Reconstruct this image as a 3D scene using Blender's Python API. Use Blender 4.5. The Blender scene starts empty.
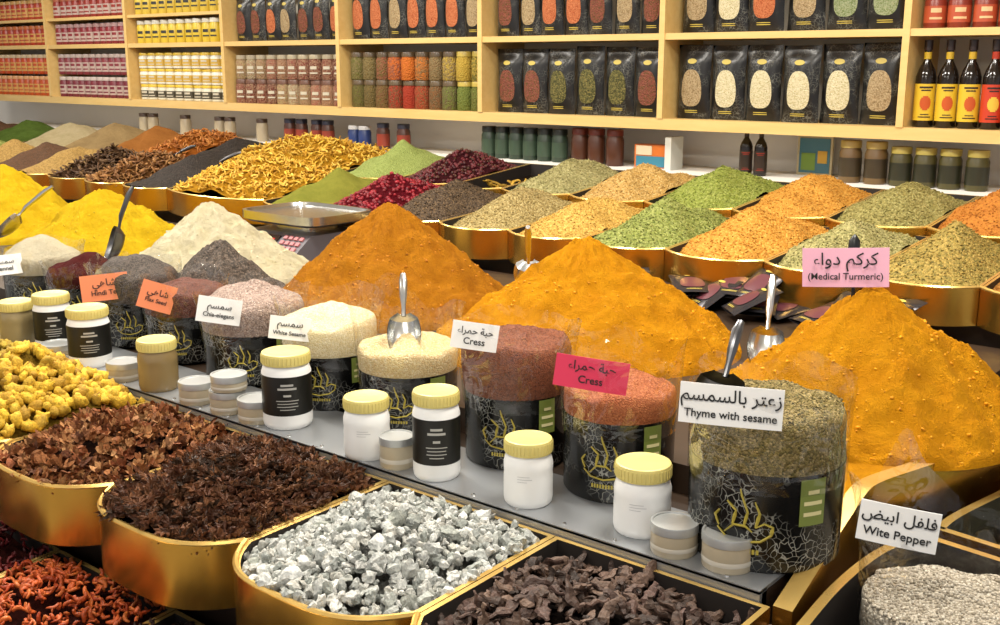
import bpy, math, random, bmesh
import numpy as np
from mathutils import Vector, Matrix, noise, Euler
random.seed(11)
D=bpy.data; SC=bpy.context.scene
U=random.uniform

# ------------------------------------------------------------------ materials
def col(h):
    h=h.lstrip('#'); o=[]
    for i in (0,2,4):
        c=int(h[i:i+2],16)/255
        o.append(c/12.92 if c<=.04045 else ((c+.055)/1.055)**2.4)
    return (o[0],o[1],o[2],1)
_m={}; _pal={}
def newmat(name):
    m=D.materials.new(name); m.use_nodes=True
    nt=m.node_tree; b=nt.nodes['Principled BSDF']
    return m,nt,b
def objcoord(nt):
    t=nt.nodes.new('ShaderNodeTexCoord'); return t.outputs['Object']
def mix(nt,fac,a,b):
    n=nt.nodes.new('ShaderNodeMix'); n.data_type='RGBA'
    if isinstance(fac,(int,float)): n.inputs[0].default_value=fac
    else: nt.links.new(fac,n.inputs[0])
    for i,x in ((6,a),(7,b)):
        if isinstance(x,tuple): n.inputs[i].default_value=x
        else: nt.links.new(x,n.inputs[i])
    return n.outputs[2]
def tex(nt,kind,scale,vec=None,**k):
    n=nt.nodes.new(kind); n.inputs['Scale'].default_value=scale
    nt.links.new(vec if vec is not None else objcoord(nt),n.inputs['Vector'])
    for a,v in k.items():
        if a in n.inputs: n.inputs[a].default_value=v
        else: setattr(n,a,v)
    return n
def ramp(nt,src,stops,interp='LINEAR'):
    r=nt.nodes.new('ShaderNodeValToRGB'); nt.links.new(src,r.inputs[0]); r.color_ramp.interpolation=interp
    e=r.color_ramp.elements
    while len(e)<len(stops): e.new(.5)
    for i,(p,c) in enumerate(stops): e[i].position=p; e[i].color=c
    return r.outputs[0]
def bump(nt,b,h,strength,dist=.002,prev=None):
    n=nt.nodes.new('ShaderNodeBump'); n.inputs['Strength'].default_value=strength; n.inputs['Distance'].default_value=dist
    nt.links.new(h,n.inputs['Height']); nt.links.new(n.outputs[0],b.inputs['Normal'])
    if prev: nt.links.new(prev.outputs[0],n.inputs['Normal'])
    return n
def plain(h,rough=.5,metal=0,name=None,var=.0,spec=None):
    k=('p',h,rough,metal,name)
    if k in _m: return _m[k]
    m,nt,b=newmat(name or 'paint_'+h.strip('#')); c=col(h)
    if var:
        n=tex(nt,'ShaderNodeTexNoise',6.0); d=tuple(x*(1-var) for x in c[:3])+(1,)
        nt.links.new(mix(nt,n.outputs[0],c,d),b.inputs['Base Color'])
    else: b.inputs['Base Color'].default_value=c
    b.inputs['Roughness'].default_value=rough; b.inputs['Metallic'].default_value=metal
    if spec is not None: b.inputs['Specular IOR Level'].default_value=spec
    _m[k]=m; return m
def powder(h,h2=None,name='powder',lump=1.0):
    k=('w',h,name)
    if k in _m: return _m[k]
    m,nt,b=newmat(name); c=col(h); c2=col(h2) if h2 else tuple(x*.8 for x in c[:3])+(1,)
    n=tex(nt,'ShaderNodeTexNoise',14.0,Detail=9.0,Roughness=.75)
    f=ramp(nt,n.outputs[0],[(.38,(0,0,0,1)),(.64,(1,1,1,1))])
    nt.links.new(mix(nt,f,c,c2),b.inputs['Base Color'])
    n1=tex(nt,'ShaderNodeTexNoise',60.0,Detail=6.0,Roughness=.6)
    p=bump(nt,b,n1.outputs[0],.7,.02)
    n2=tex(nt,'ShaderNodeTexNoise',280.0,Detail=4.0,Roughness=.7)
    bump(nt,b,n2.outputs[0],lump,.014,p)
    b.inputs['Roughness'].default_value=.95; b.inputs['Specular IOR Level'].default_value=.08
    _m[k]=m; _pal[m.name]=[h,h2 or h]; return m
def seeds(cols,scale=150,name='seeds',bs=1.0):
    k=('s',tuple(cols),scale,name)
    if k in _m: return _m[k]
    m,nt,b=newmat(name)
    v=tex(nt,'ShaderNodeTexVoronoi',float(scale))
    sp=nt.nodes.new('ShaderNodeSeparateColor'); nt.links.new(v.outputs['Color'],sp.inputs[0])
    n=len(cols); c=ramp(nt,sp.outputs[0],[(i/max(1,n-1)*.9+.05,col(x)) for i,x in enumerate(cols)])
    nt.links.new(c,b.inputs['Base Color'])
    inv=nt.nodes.new('ShaderNodeMath'); inv.operation='SUBTRACT'; inv.inputs[0].default_value=1
    nt.links.new(v.outputs['Distance'],inv.inputs[1])
    bump(nt,b,inv.outputs[0],bs,.8/scale)
    b.inputs['Roughness'].default_value=.7; b.inputs['Specular IOR Level'].default_value=.25
    _m[k]=m; _pal[m.name]=list(cols); return m
def attrmat(name,rough=.6,bscale=0,spec=.3):
    m,nt,b=newmat(name)
    a=nt.nodes.new('ShaderNodeAttribute'); a.attribute_name='Col'
    n=tex(nt,'ShaderNodeTexNoise',220.0,Detail=4.0)
    f=ramp(nt,n.outputs[0],[(.3,(.62,.62,.62,1)),(.7,(1.15,1.15,1.15,1))])
    mx=nt.nodes.new('ShaderNodeMix'); mx.data_type='RGBA'; mx.blend_type='MULTIPLY'; mx.inputs[0].default_value=1
    nt.links.new(a.outputs['Color'],mx.inputs[6]); nt.links.new(f,mx.inputs[7])
    nt.links.new(mx.outputs[2],b.inputs['Base Color'])
    if bscale:
        n2=tex(nt,'ShaderNodeTexNoise',float(bscale),Detail=5.0); bump(nt,b,n2.outputs[0],.8,.004)
    b.inputs['Roughness'].default_value=rough; b.inputs['Specular IOR Level'].default_value=spec
    return m
def crackle(name,scale,line='#c8c8c0',base='#121212',w=.035,rough=.3,lo=.45,hi=.58):
    m,nt,b=newmat(name)
    nz0=tex(nt,'ShaderNodeTexNoise',30.0)
    mp=nt.nodes.new('ShaderNodeMix'); mp.data_type='VECTOR'; mp.inputs[0].default_value=.04
    nt.links.new(objcoord(nt),mp.inputs[4]); nt.links.new(nz0.outputs['Color'],mp.inputs[5])
    v=tex(nt,'ShaderNodeTexVoronoi',float(scale),vec=mp.outputs[1],feature='DISTANCE_TO_EDGE')
    f=ramp(nt,v.outputs['Distance'],[(w*.5,(1,1,1,1)),(w,(0,0,0,1))])
    nz=tex(nt,'ShaderNodeTexNoise',13.0); g=ramp(nt,nz.outputs[0],[(lo,(0,0,0,1)),(hi,(1,1,1,1))])
    mm=nt.nodes.new('ShaderNodeMath'); mm.operation='MULTIPLY'; nt.links.new(f,mm.inputs[0]); nt.links.new(g,mm.inputs[1])
    nt.links.new(mix(nt,mm.outputs[0],col(base),col(line)),b.inputs['Base Color'])
    b.inputs['Roughness'].default_value=rough
    return m
def film_mat():
    m,nt,b=newmat('clear_cellophane'); nt.nodes.remove(b)
    out=[n for n in nt.nodes if n.type=='OUTPUT_MATERIAL'][0]
    t=nt.nodes.new('ShaderNodeBsdfTransparent'); t.inputs[0].default_value=(.985,.985,.985,1)
    g=nt.nodes.new('ShaderNodeBsdfGlossy'); g.inputs['Roughness'].default_value=.07
    lw=nt.nodes.new('ShaderNodeLayerWeight'); lw.inputs[0].default_value=.25
    n=tex(nt,'ShaderNodeTexNoise',16.0,Detail=2.0,Distortion=1.0)
    bp=nt.nodes.new('ShaderNodeBump'); bp.inputs['Strength'].default_value=1.0; bp.inputs['Distance'].default_value=.014
    nt.links.new(n.outputs[0],bp.inputs['Height']); nt.links.new(bp.outputs[0],g.inputs['Normal']); nt.links.new(bp.outputs[0],lw.inputs['Normal'])
    r=nt.nodes.new('ShaderNodeMapRange'); nt.links.new(lw.outputs['Facing'],r.inputs[0]); r.inputs[3].default_value=.035; r.inputs[4].default_value=.5
    ms=nt.nodes.new('ShaderNodeMixShader'); nt.links.new(r.outputs[0],ms.inputs[0]); nt.links.new(t.outputs[0],ms.inputs[1]); nt.links.new(g.outputs[0],ms.inputs[2])
    nt.links.new(ms.outputs[0],out.inputs[0]); return m
FILM=film_mat()
def wood(name,h,h2,rough=.45):
    m,nt,b=newmat(name)
    mp=nt.nodes.new('ShaderNodeMapping'); nt.links.new(objcoord(nt),mp.inputs[0]); mp.inputs['Scale'].default_value=(1,8,8)
    n=tex(nt,'ShaderNodeTexNoise',5.0,vec=mp.outputs[0],Detail=5.0)
    nt.links.new(mix(nt,n.outputs[0],col(h),col(h2)),b.inputs['Base Color']); b.inputs['Roughness'].default_value=rough
    return m
def goldmat(name,h,h2,rough,metal):
    m,nt,b=newmat(name); n=tex(nt,'ShaderNodeTexNoise',9.0,Detail=5.0)
    nt.links.new(mix(nt,n.outputs[0],col(h),col(h2)),b.inputs['Base Color'])
    n2=tex(nt,'ShaderNodeTexNoise',30.0,Detail=3.0)
    r=nt.nodes.new('ShaderNodeMapRange'); nt.links.new(n2.outputs[0],r.inputs[0]); r.inputs[3].default_value=rough-.06; r.inputs[4].default_value=rough+.06
    nt.links.new(r.outputs[0],b.inputs['Roughness']); b.inputs['Metallic'].default_value=metal; return m
GOLD=goldmat('brass_panel','#cba04a','#b48a3a',.24,.95)
RIM=goldmat('brass_rim','#f2d080','#dcb05a',.24,.7)
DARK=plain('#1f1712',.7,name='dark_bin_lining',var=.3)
BLACK=plain('#101010',.35,name='black_plastic')
WHITE=plain('#e8e8e5',.35,name='white_plastic')
CARD=plain('#efeeea',.6,name='white_card')
INK=plain('#1a1a1a',.6,name='black_ink')
YLID=plain('#d6c676',.4,name='pale_yellow_lid',var=.1)
STEEL=plain('#c9cac8',.25,1.0,name='stainless_steel')
DSTEEL=plain('#6a6a6c',.3,1.0,name='dark_steel')
LABEL=plain('#15140f',.4,name='black_label')
LGOLD=plain('#b8a54a',.45,name='gold_print')
CRK=crackle('black_crackle_wrap',85,w=.05,line='#8c8c84',base='#0c0c0b',rough=.2,lo=.46,hi=.6)
CRK2=crackle('black_pouch_foil',75,w=.07,line='#5c5c55',base='#121110')
SHELFW=wood('shelf_wood','#dfc182','#cda862')

# ------------------------------------------------------------------ mesh builder
class MB:
    def __init__(s): s.v=[];s.f=[];s.m=[]
    def add(s,V,F,mi=0):
        o=len(s.v); s.v+=[tuple(p) for p in V]; s.f+=[tuple(i+o for i in f) for f in F]
        s.m+= mi if isinstance(mi,list) else [mi]*len(F)
    def box(s,x0,x1,y0,y1,z0,z1,mi=0):
        V=[(x,y,z) for z in (z0,z1) for y in (y0,y1) for x in (x0,x1)]
        s.add(V,[(0,2,3,1),(4,5,7,6),(0,1,5,4),(2,6,7,3),(0,4,6,2),(1,3,7,5)],mi)
    def obox(s,M,sx,sy,sz,mi=0):
        V=[M@Vector((x*sx/2,y*sy/2,z*sz/2)) for z in (-1,1) for y in (-1,1) for x in (-1,1)]
        s.add(V,[(0,2,3,1),(4,5,7,6),(0,1,5,4),(2,6,7,3),(0,4,6,2),(1,3,7,5)],mi)
    def lathe(s,cx,cy,z,prof,seg=28,mi=0):
        V=[];F=[];MI=[]
        for p in prof:
            for k in range(seg):
                a=2*math.pi*k/seg; V.append((cx+p[0]*math.cos(a),cy+p[0]*math.sin(a),z+p[1]))
        for i in range(len(prof)-1):
            for k in range(seg):
                k2=(k+1)%seg; F.append((i*seg+k,i*seg+k2,(i+1)*seg+k2,(i+1)*seg+k))
                MI.append(prof[i+1][2] if len(prof[i+1])>2 else mi)
        s.add(V,F,MI)
    def tube(s,path,rad,n=8,mi=0,flat=1.0):
        V,F=tube_geo(path,rad,n,flat); s.add(V,F,mi)
    def cylpatch(s,cx,cy,r,ac,arc,z0,z1,mi=0,n=10):
        V=[];F=[]
        for i in range(n+1):
            a=ac-arc/2+arc*i/n
            for z in (z0,z1): V.append((cx+r*math.cos(a),cy+r*math.sin(a),z))
        for i in range(n): F.append((2*i,2*i+2,2*i+3,2*i+1))
        s.add(V,F,mi)
    def build(s,name,mats,parent=None,origin=None,smooth=True,ang=35):
        me=D.meshes.new(name)
        if origin is None:
            a=np.array(s.v); origin=((a[:,0].min()+a[:,0].max())/2,(a[:,1].min()+a[:,1].max())/2,a[:,2].min())
        o=Vector(origin)
        me.from_pydata([(x-o.x,y-o.y,z-o.z) for x,y,z in s.v],[],s.f)
        for m in mats: me.materials.append(m)
        me.polygons.foreach_set('material_index',s.m)
        me.polygons.foreach_set('use_smooth',[smooth]*len(s.f)); me.update()
        if smooth: me.set_sharp_from_angle(angle=math.radians(ang))
        ob=D.objects.new(name,me); SC.collection.objects.link(ob); 
        if parent: ob.parent=parent; ob.location=o-parent.location
        else: ob.location=o
        return ob
def tube_geo(path,rad,n=8,flat=1.0):
    P=[Vector(p) for p in path]; V=[];F=[]
    up=Vector((0.13,.2,1)).normalized()
    for i,p in enumerate(P):
        t=(P[min(i+1,len(P)-1)]-P[max(i-1,0)]).normalized()
        a=t.cross(up)
        if a.length<1e-3: a=t.cross(Vector((1,0,0)))
        a.normalize(); b=t.cross(a).normalized()
        r=rad[i] if isinstance(rad,(list,tuple)) else rad
        for k in range(n):
            q=2*math.pi*k/n; V.append(tuple(p+a*r*math.cos(q)+b*r*flat*math.sin(q)))
    m=len(P)
    for i in range(m-1):
        for k in range(n):
            k2=(k+1)%n; F.append((i*n+k,(i+1)*n+k,(i+1)*n+k2,i*n+k2))
    F.append(tuple(range(n))); F.append(tuple((m-1)*n+k for k in reversed(range(n))))
    return V,F
def empty(name,loc):
    e=D.objects.new(name,None); e.empty_display_size=.05; e.location=loc; SC.collection.objects.link(e); return e

# ------------------------------------------------------------------ pieces
def ico(sub,jit=.0,sc=(1,1,1),cuts=0):
    bm=bmesh.new(); bmesh.ops.create_icosphere(bm,subdivisions=sub,radius=1)
    V=np.array([v.co[:] for v in bm.verts]); F=[tuple(v.index for v in f.verts) for f in bm.faces]; bm.free()
    for _ in range(cuts):
        d=np.array([random.gauss(0,1) for _ in range(3)]); d/=np.linalg.norm(d); h=U(.5,.85)
        k=V@d; V-=np.outer(np.maximum(k-h,0),d)
    if jit:
        s=Vector((U(0,50),U(0,50),U(0,50)))
        for i in range(len(V)):
            V[i]*=1+jit*noise.noise(Vector(V[i])*1.8+s)
    return V*np.array(sc),F
def star():
    V=[];F=[]
    n=8
    for k in range(n):
        a=2*math.pi*k/n+U(-.08,.08); L=U(.85,1.1); w=U(.15,.21); up=U(.0,.2)
        c,s=math.cos(a),math.sin(a)
        pts=[(.05,0,.05),(.52,w,.2+up*.5),(.52,-w,.2+up*.5),(L,0,.12+up),(.5,0,-.18),(.52,0,-.02)]
        o=len(V); V+=[(c*x-s*y,s*x+c*y,z) for x,y,z in pts]
        F+=[tuple(i+o for i in f) for f in [(0,1,4),(0,4,2),(1,3,4),(4,3,2),(0,5,1),(0,2,5),(5,3,1),(5,2,3)]]
    return np.array(V),F
def flower(n=5,sp=.55):
    V=[];F=[]
    V2,F2=ico(1,.2,(.24,.24,.32)); V=[tuple(v) for v in V2]; F=list(F2)
    for k in range(n):
        a=2*math.pi*k/n+U(-.3,.3); t=U(.3,sp+.3); L=U(.8,1.2); w=U(.2,.34); tw=U(-.4,.4)
        c,s=math.cos(a),math.sin(a); o=len(V)
        for j in range(4):
            q=j/3; r=.12+L*q*math.sin(t*1.4)*(1-.25*q*q); z=L*q*math.cos(t*1.4)+.1*q; ww=w*math.sin(math.pi*(q*.8+.15))
            for sg in (-1,1):
                x=r-.12*(sg*tw); y=sg*ww; V.append((c*x-s*y,s*x+c*y,z+sg*tw*.1))
            if j: F.append((o+2*j-2,o+2*j-1,o+2*j+1,o+2*j))
    return np.array(V),F
def bent(L=1,r=.15,curl=1.5,n=5,seg=6,flat=1.0,taper=True,rag=0.0):
    P=[];R=[];a=U(0,6);x=y=z=0;t=0;c=U(.5,1)*curl
    for i in range(seg+1):
        q=i/seg; P.append((x,y,z)); R.append(r*((.35+.65*math.sin(math.pi*min(max(q,.06),.94))) if taper else 1)*U(.85-rag,1.15+rag))
        x+=L/seg*math.cos(t);y+=L/seg*math.sin(t);z+=L/seg*(.3+rag)*math.sin(i*1.3+a); t+=c/seg*(1+rag*U(-3,3))
    P=np.array(P); P-=P.mean(0)
    V,F=tube_geo([tuple(p) for p in P],R,n,flat); return np.array(V),F
def scatter(name,bases,pts,s0,s1,cols,mat,tilt=.6,smooth=True,origin=None,parent=None):
    V=[];F=[];C=[];o=0
    cl=[col(c) for c in cols]
    for p in pts:
        bv,bf=random.choice(bases); s=U(s0,s1)
        R=np.array(Euler((random.gauss(0,tilt),random.gauss(0,tilt),U(0,6.28))).to_matrix())
        v=(bv*s)@R.T+np.array(p); V.append(v); F+=[tuple(i+o for i in f) for f in bf]; o+=len(v)
        a,b=random.choice(cl),random.choice(cl); k=U(0,1); br=U(.8,1.15)
        c=[(a[i]*k+b[i]*(1-k))*br for i in range(3)]+[1]; C.append(np.tile(c,(len(v),1)))
    V=np.concatenate(V); C=np.concatenate(C).astype(np.float32)
    if origin is None: origin=((V[:,0].min()+V[:,0].max())/2,(V[:,1].min()+V[:,1].max())/2,V[:,2].min())
    V=V-np.array(origin)
    me=D.meshes.new(name); me.from_pydata(V.tolist(),[],F); me.materials.append(mat)
    at=me.color_attributes.new('Col','FLOAT_COLOR','POINT'); at.data.foreach_set('color',C.ravel())
    me.polygons.foreach_set('use_smooth',[smooth]*len(F)); me.update()
    ob=D.objects.new(name,me); SC.collection.objects.link(ob); ob.location=origin
    if parent: ob.parent=parent; ob.location=Vector(origin)-parent.location
    return ob

# ------------------------------------------------------------------ bins
class Bin:
    def __init__(s,x0,x1,y0,y1,z0,z1,bow,depth=.1,ex=2.3):
        s.x0,s.x1,s.y0,s.y1,s.z0,s.z1,s.bow,s.depth,s.ex=x0,x1,y0,y1,z0,z1,bow,depth,ex
    def yf(s,q): return s.y0-s.bow*(1-abs(2*q-1)**s.ex)
    def zp(s,y): return s.z0+(s.z1-s.z0)*(y-s.y0)/(s.y1-s.y0)
    def mesh(s,name,t=.008,n=14):
        mb=MB()
        def ring(i):
            x0,x1=s.x0+i,s.x1-i; P=[]
            for k in range(n+1):
                q=.5-.5*math.cos(math.pi*k/n); P.append((x0+(x1-x0)*q, s.yf(q)+i))
            P+=[(x1,s.y1-i),(x0,s.y1-i)]; return P
        O,I=ring(.001),ring(t); m=len(O)
        V=[(x,y,s.zp(y)) for x,y in O]+[(x,y,s.zp(y)) for x,y in I]+[(x,y,s.zp(y)-s.depth) for x,y in O]+[(x,y,s.zp(y)-s.depth) for x,y in I]
        F=[];MI=[]
        for k in range(m):
            j=(k+1)%m
            F.append((k,j,m+j,m+k));MI.append(1)
            F.append((2*m+k,2*m+j,j,k));MI.append(0)
            F.append((m+k,m+j,3*m+j,3*m+k));MI.append(2)
        F.append(tuple(3*m+k for k in range(m)));MI.append(2)
        mb.add(V,F,MI)
        path=[(x,y+t/2,s.zp(y)+.001) for x,y in O[:n+1]]; mb.tube(path,.005,6,1)
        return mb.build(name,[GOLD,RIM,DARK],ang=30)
    def h(s,x,y,H,base=-.02,pk=.55,pw=1.15,nz=0.0,seed=0):
        q=(x-s.x0)/(s.x1-s.x0); yf=s.yf(q); t=(y-yf)/(s.y1-yf)
        r=math.sqrt((2*q-1)**2+((t-pk)/(pk if t<pk else 1-pk))**2)
        k=max(0,1-(r/1.25))**pw if r<1.25 else 0
        z=s.zp(y)+base+H*k
        if nz: z+=nz*noise.noise(Vector((x*9+seed,y*9,0)))
        return z
    def rnd(s,m=.012):
        q=U(0,1); x=s.x0+m+(s.x1-s.x0-2*m)*q; yf=s.yf(q)+m; return x,U(yf,s.y1-m)
    def heap(s,name,mat,H,base=-.02,nz=.012,fine=.0,n=46,pk=.55,pw=1.15,seed=0):
        V=[];F=[]; i0=.009
        for j in range(n+1):
            for i in range(n+1):
                q=i/n; x=s.x0+i0+(s.x1-s.x0-2*i0)*q; yf=s.yf(q)+i0; y=yf+(s.y1-i0-yf)*j/n
                z=s.h(x,y,H,base,pk,pw,nz,seed)
                if fine: z+=fine*noise.noise(Vector((x*70+seed,y*70,3)))
                V.append((x,y,z))
        for j in range(n):
            for i in range(n): a=j*(n+1)+i; F.append((a,a+1,a+n+2,a+n+1))
        mb=MB(); mb.add(V,F); return mb.build(name,[mat],ang=180)
    def pts(s,N,H,base=-.02,pk=.55,pw=1.15,lift=0,nz=0,seed=0):
        o=[]
        for _ in range(N):
            x,y=s.rnd(); o.append((x,y,s.h(x,y,H,base,pk,pw,nz,seed)+U(0,lift)))
        return o

# ------------------------------------------------------------------ room
def roombox(name,*a,mat=None):
    mb=MB(); mb.box(*a); return mb.build(name,[mat])
WALLM=plain('#e9e7e2',.7,name='white_wall_paint',var=.06)
def tiles():
    m,nt,b=newmat('floor_tiles'); br=nt.nodes.new('ShaderNodeTexBrick'); nt.links.new(objcoord(nt),br.inputs['Vector'])
    br.inputs['Scale'].default_value=1.6; br.offset=0; br.inputs['Color1'].default_value=col('#b9b1a4'); br.inputs['Color2'].default_value=col('#aaa295'); br.inputs['Mortar'].default_value=col('#77706a'); br.inputs['Mortar Size'].default_value=.008
    br.inputs['Brick Width'].default_value=.8; br.inputs['Row Height'].default_value=.8
    nt.links.new(br.outputs[0],b.inputs['Base Color']); b.inputs['Roughness'].default_value=.3; return m
roombox('floor',-10,3,-2.5,4.6,-.1,0,mat=tiles())
roombox('ceiling',-10,3,-2.5,4.6,3.0,3.1,mat=WALLM)
roombox('wall_back',-10,3,4.4,4.55,0,3.0,mat=WALLM)
roombox('wall_left',-10,-9.85,-2.5,4.4,0,3.0,mat=WALLM)
roombox('baseboard_back',-9.85,3,4.392,4.4,0,.1,mat=plain('#8a7a60',.5,name='trim_wood'))

# ------------------------------------------------------------------ wall shelf
posts=[-8.365,-7.38,-6.4,-5.41,-4.43,-3.45,-2.46,-1.45,-.46,.53]
mb=MB()
for z,t in ((1.375,.045),(1.742,.026),(2.105,.026),(2.47,.026)):
    mb.box(posts[0]-.02,posts[-1]+.02,4.05,4.38,z,z+t)
for x in posts: mb.box(x-.013,x+.013,4.045,4.38,1.42,2.47)
for x0,x1 in ((0,1),(1,2),(2,3)):
    mb.box(posts[x0],posts[x1],4.06,4.38,1.925,1.943)
mb.box(posts[0],posts[-1],4.37,4.385,1.4,2.47,1)
mb.build('display_shelf_unit',[SHELFW,plain('#d9d4c4',.6,name='shelf_backing')])

def pouch(mb,x,y,z,w,h,win,M=None,th=.035,lab=1):
    nx,nz=12,16; V=[];F=[]
    def bulge(q,t): return math.sin(math.pi*min(max(q,0),1))**.6*(math.sin(math.pi*min(1,(t*.93+.07)))**.5 if t<.86 else .35*(1-t)/.14)
    def pt(q,t,sd,off=0): return ((q-.5)*w*(1-.05*math.sin(math.pi*t)),sd*(th*bulge(q,t)+off),t*h)
    for sd in (-1,1):
        o=len(V)
        for j in range(nz+1):
            for i in range(nx+1): V.append(pt(i/nx,j/nz,sd))
        for j in range(nz):
            for i in range(nx):
                a=o+j*(nx+1)+i; F.append((a,a+1,a+nx+2,a+nx+1) if sd<0 else (a,a+nx+1,a+nx+2,a+1))
    MI=[0]*len(F)
    def patch(fn,m,rings=4,seg=28):
        o=len(V); V.append(pt(*fn(0,0),-1,.002))
        for r in range(1,rings+1):
            for k in range(seg): V.append(pt(*fn(r/rings,2*math.pi*k/seg),-1,.002))
        for k in range(seg): F.append((o,o+1+k,o+1+(k+1)%seg)); MI.append(m)
        for r in range(rings-1):
            for k in range(seg):
                a=o+1+r*seg; k2=(k+1)%seg; F.append((a+k,a+seg+k,a+seg+k2,a+k2)); MI.append(m)
    def bagwin(r,a):
        c,s=math.cos(a),math.sin(a); return (.5+.31*r*math.copysign(abs(c)**.75,c)*(1-.12*s), .42+.25*r*math.copysign(abs(s)**.8,s))
    patch(bagwin,win)
    patch(lambda r,a:(.5+.14*r*math.cos(a),.78+.035*r*math.sin(a)),lab,2,16)
    for kk in (.115,.09): patch(lambda r,a:(.5+.2*r*math.copysign(abs(math.cos(a))**.2,math.cos(a)),kk+.006*r*math.sin(a)),lab,1,8)
    if M is not None: V=[tuple(M@Vector(v)) for v in V]
    else: V=[(a+x,b+y,c+z) for a,b,c in V]
    mb.add(V,F,MI)
wins={'cream':seeds(['#c9bf9a','#d8d0b0','#b0a478'],260,'pouch_cream'),'rose':seeds(['#6a3a30','#8a5040','#5a4424'],200,'pouch_rose'),
 'green':seeds(['#6a7a4a','#8a9470','#9aa080'],260,'pouch_green'),'orange':seeds(['#b0603a','#c47a50','#9a4a2a'],260,'pouch_orange'),
 'tan':seeds(['#968262','#b4a07c','#806a48'],260,'pouch_tan'),'olive':seeds(['#3c3c20','#5a5830','#7a7040'],200,'pouch_olive')}
wk=list(wins); WM=[CRK2,LGOLD]+[wins[k] for k in wk]
def pouchrow(x0,x1,z,n,pat,h=.30):
    mb=MB(); w=(x1-x0-.06)/n
    for i in range(n):
        x=x0+.03+w*(i+.5); pouch(mb,x+U(-.004,.004),4.14+U(-.012,.012),z,w*.98,h*U(.97,1.01),2+wk.index(pat[i%len(pat)]))
    mb.build('spice_pouch_row',WM,ang=60)
P=posts
pouchrow(P[6],P[7],1.42,6,['tan','cream','cream','cream','cream','tan'])
pouchrow(P[5],P[6],1.42,6,['rose','rose','olive','olive','olive','rose'])
pouchrow(P[6],P[7],1.768,6,['tan','cream','orange','tan','green','green'])
pouchrow(P[5],P[6],1.768,7,['rose','tan','orange','orange','rose','tan'])
pouchrow(P[4],P[5],1.768,7,['orange','orange','tan','orange'])
pouchrow(P[3],P[4],1.768,7,['rose','rose','orange','tan'],.26)
def jar_simple(mb,x,y,z,r,h,body,lid,seg=16,label=None,mark=None):
    lh=h*.17
    mb.lathe(x,y,z,[(0,0,body),(r*.92,0,body),(r,h*.04,body),(r,h*.72,body),(r*.88,h*.8,body),(r*.88,h-lh,body),(r*.94,h-lh,lid),(r*.94,h-.004,lid),(r*.9,h,lid),(0,h,lid)],seg)
    if label is not None: mb.lathe(x,y,z,[(r+.0008,h*.15),(r+.0008,h*.6,label)],seg)
    if mark is not None:
        mb.cylpatch(x,y,r+.0016,-1.2,.9,z+h*.42,z+h*.54,mark,5); mb.cylpatch(x,y,r+.0016,-1.2,1.1,z+h*.24,z+h*.30,mark,5)
def jargrid(name,x0,x1,z,n,layers,h,bodies,lids,labels=None,r=None,y=4.13,mark=None):
    mb=MB(); mats=[];
    def mi(m):
        if m not in mats: mats.append(m)
        return mats.index(m)
    w=(x1-x0-.05)/n; r=r or w*.46
    for L in range(layers):
        for i in range(n):
            b=bodies(i,L); l=lids(i,L); lb=labels(i,L) if labels else None
            jar_simple(mb,x0+.025+w*(i+.5),y+U(-.006,.006),z+L*(h+.002),r,h,mi(b),mi(l),16,mi(lb) if lb else None,mi(mark) if mark else None)
    mb.build(name,mats)
def pc(h,r=.35): return plain(h,r)
def sc_(h,h2): return seeds([h,h2],150,'jar_contents_'+h[1:])
Dc=['#62602c','#5f5230','#68582f','#6e4c30','#93301f','#983520','#7a5230','#62543a','#656f30','#656f30']
Du=['#62602c','#7d6f4a','#68582f','#8a5440','#b86024','#bd6a24','#7a6240','#7d6c4a','#ab903a','#ab903a']
MK=pc('#bfb8a4',.5); MK2=pc('#2a2a2a',.5)
jargrid('spice_jar_row',P[4],P[5],1.42,10,2,.14,lambda i,L:sc_((Dc,Du)[L][i],(Dc,Du)[L][(i+1)%10]),lambda i,L:pc('#b39e48' if i>7 else '#5a4a34'))
Ec=['#7a3c34','#96604f','#a59268','#6c342c','#967054','#ab9f7e','#7a4438','#8a5346','#96805c','#602c26']
jargrid('spice_jar_row',P[3],P[4],1.42,10,2,.135,lambda i,L:sc_(Ec[(i*3+L*2)%10],'#9a7a60'),lambda i,L:pc('#a59a80' if L else '#6a4a3c'),mark=MK)
jargrid('honey_jar_row',P[2],P[3],1.42,10,3,.095,lambda i,L:pc('#d8d4c4' if L!=0 else '#ccc6b0'),lambda i,L:pc('#d4b43a'),lambda i,L:pc('#4a4434' if L==0 else '#c4a040'),mark=MK)
jargrid('lemon_bottle_row',P[2],P[3],1.768,11,1,.14,lambda i,L:pc('#ccb238'),lambda i,L:pc('#dcdcd0'),mark=MK2)
jargrid('lemon_bottle_row',P[2],P[3],1.943,11,1,.14,lambda i,L:pc('#c8ae40'),lambda i,L:pc('#4a7034'),mark=MK2)
for z,c1,c2 in ((1.42,'#6c2430','#b8a8a0'),(1.57,'#7a3038','#c0b0a8'),(1.768,'#7a2028','#b08c8c'),(1.943,'#86281f','#b06040')):
    jargrid('sauce_jar_row',P[1],P[2],z,12,1,.135,lambda i,L:pc(c1),lambda i,L:pc(c2),lambda i,L:pc('#b09a90'),mark=pc(c1))
for z,c1,c2 in ((1.42,'#ac481f','#c49060'),(1.57,'#b0421c','#c8b490'),(1.768,'#9c301c','#c06a34'),(1.943,'#a23820','#c89c5c')):
    jargrid('sauce_jar_row',P[0],P[1],z,12,1,.135,lambda i,L:pc(c1),lambda i,L:pc(c2),lambda i,L:pc('#c0904a'),mark=pc(c1))
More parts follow.
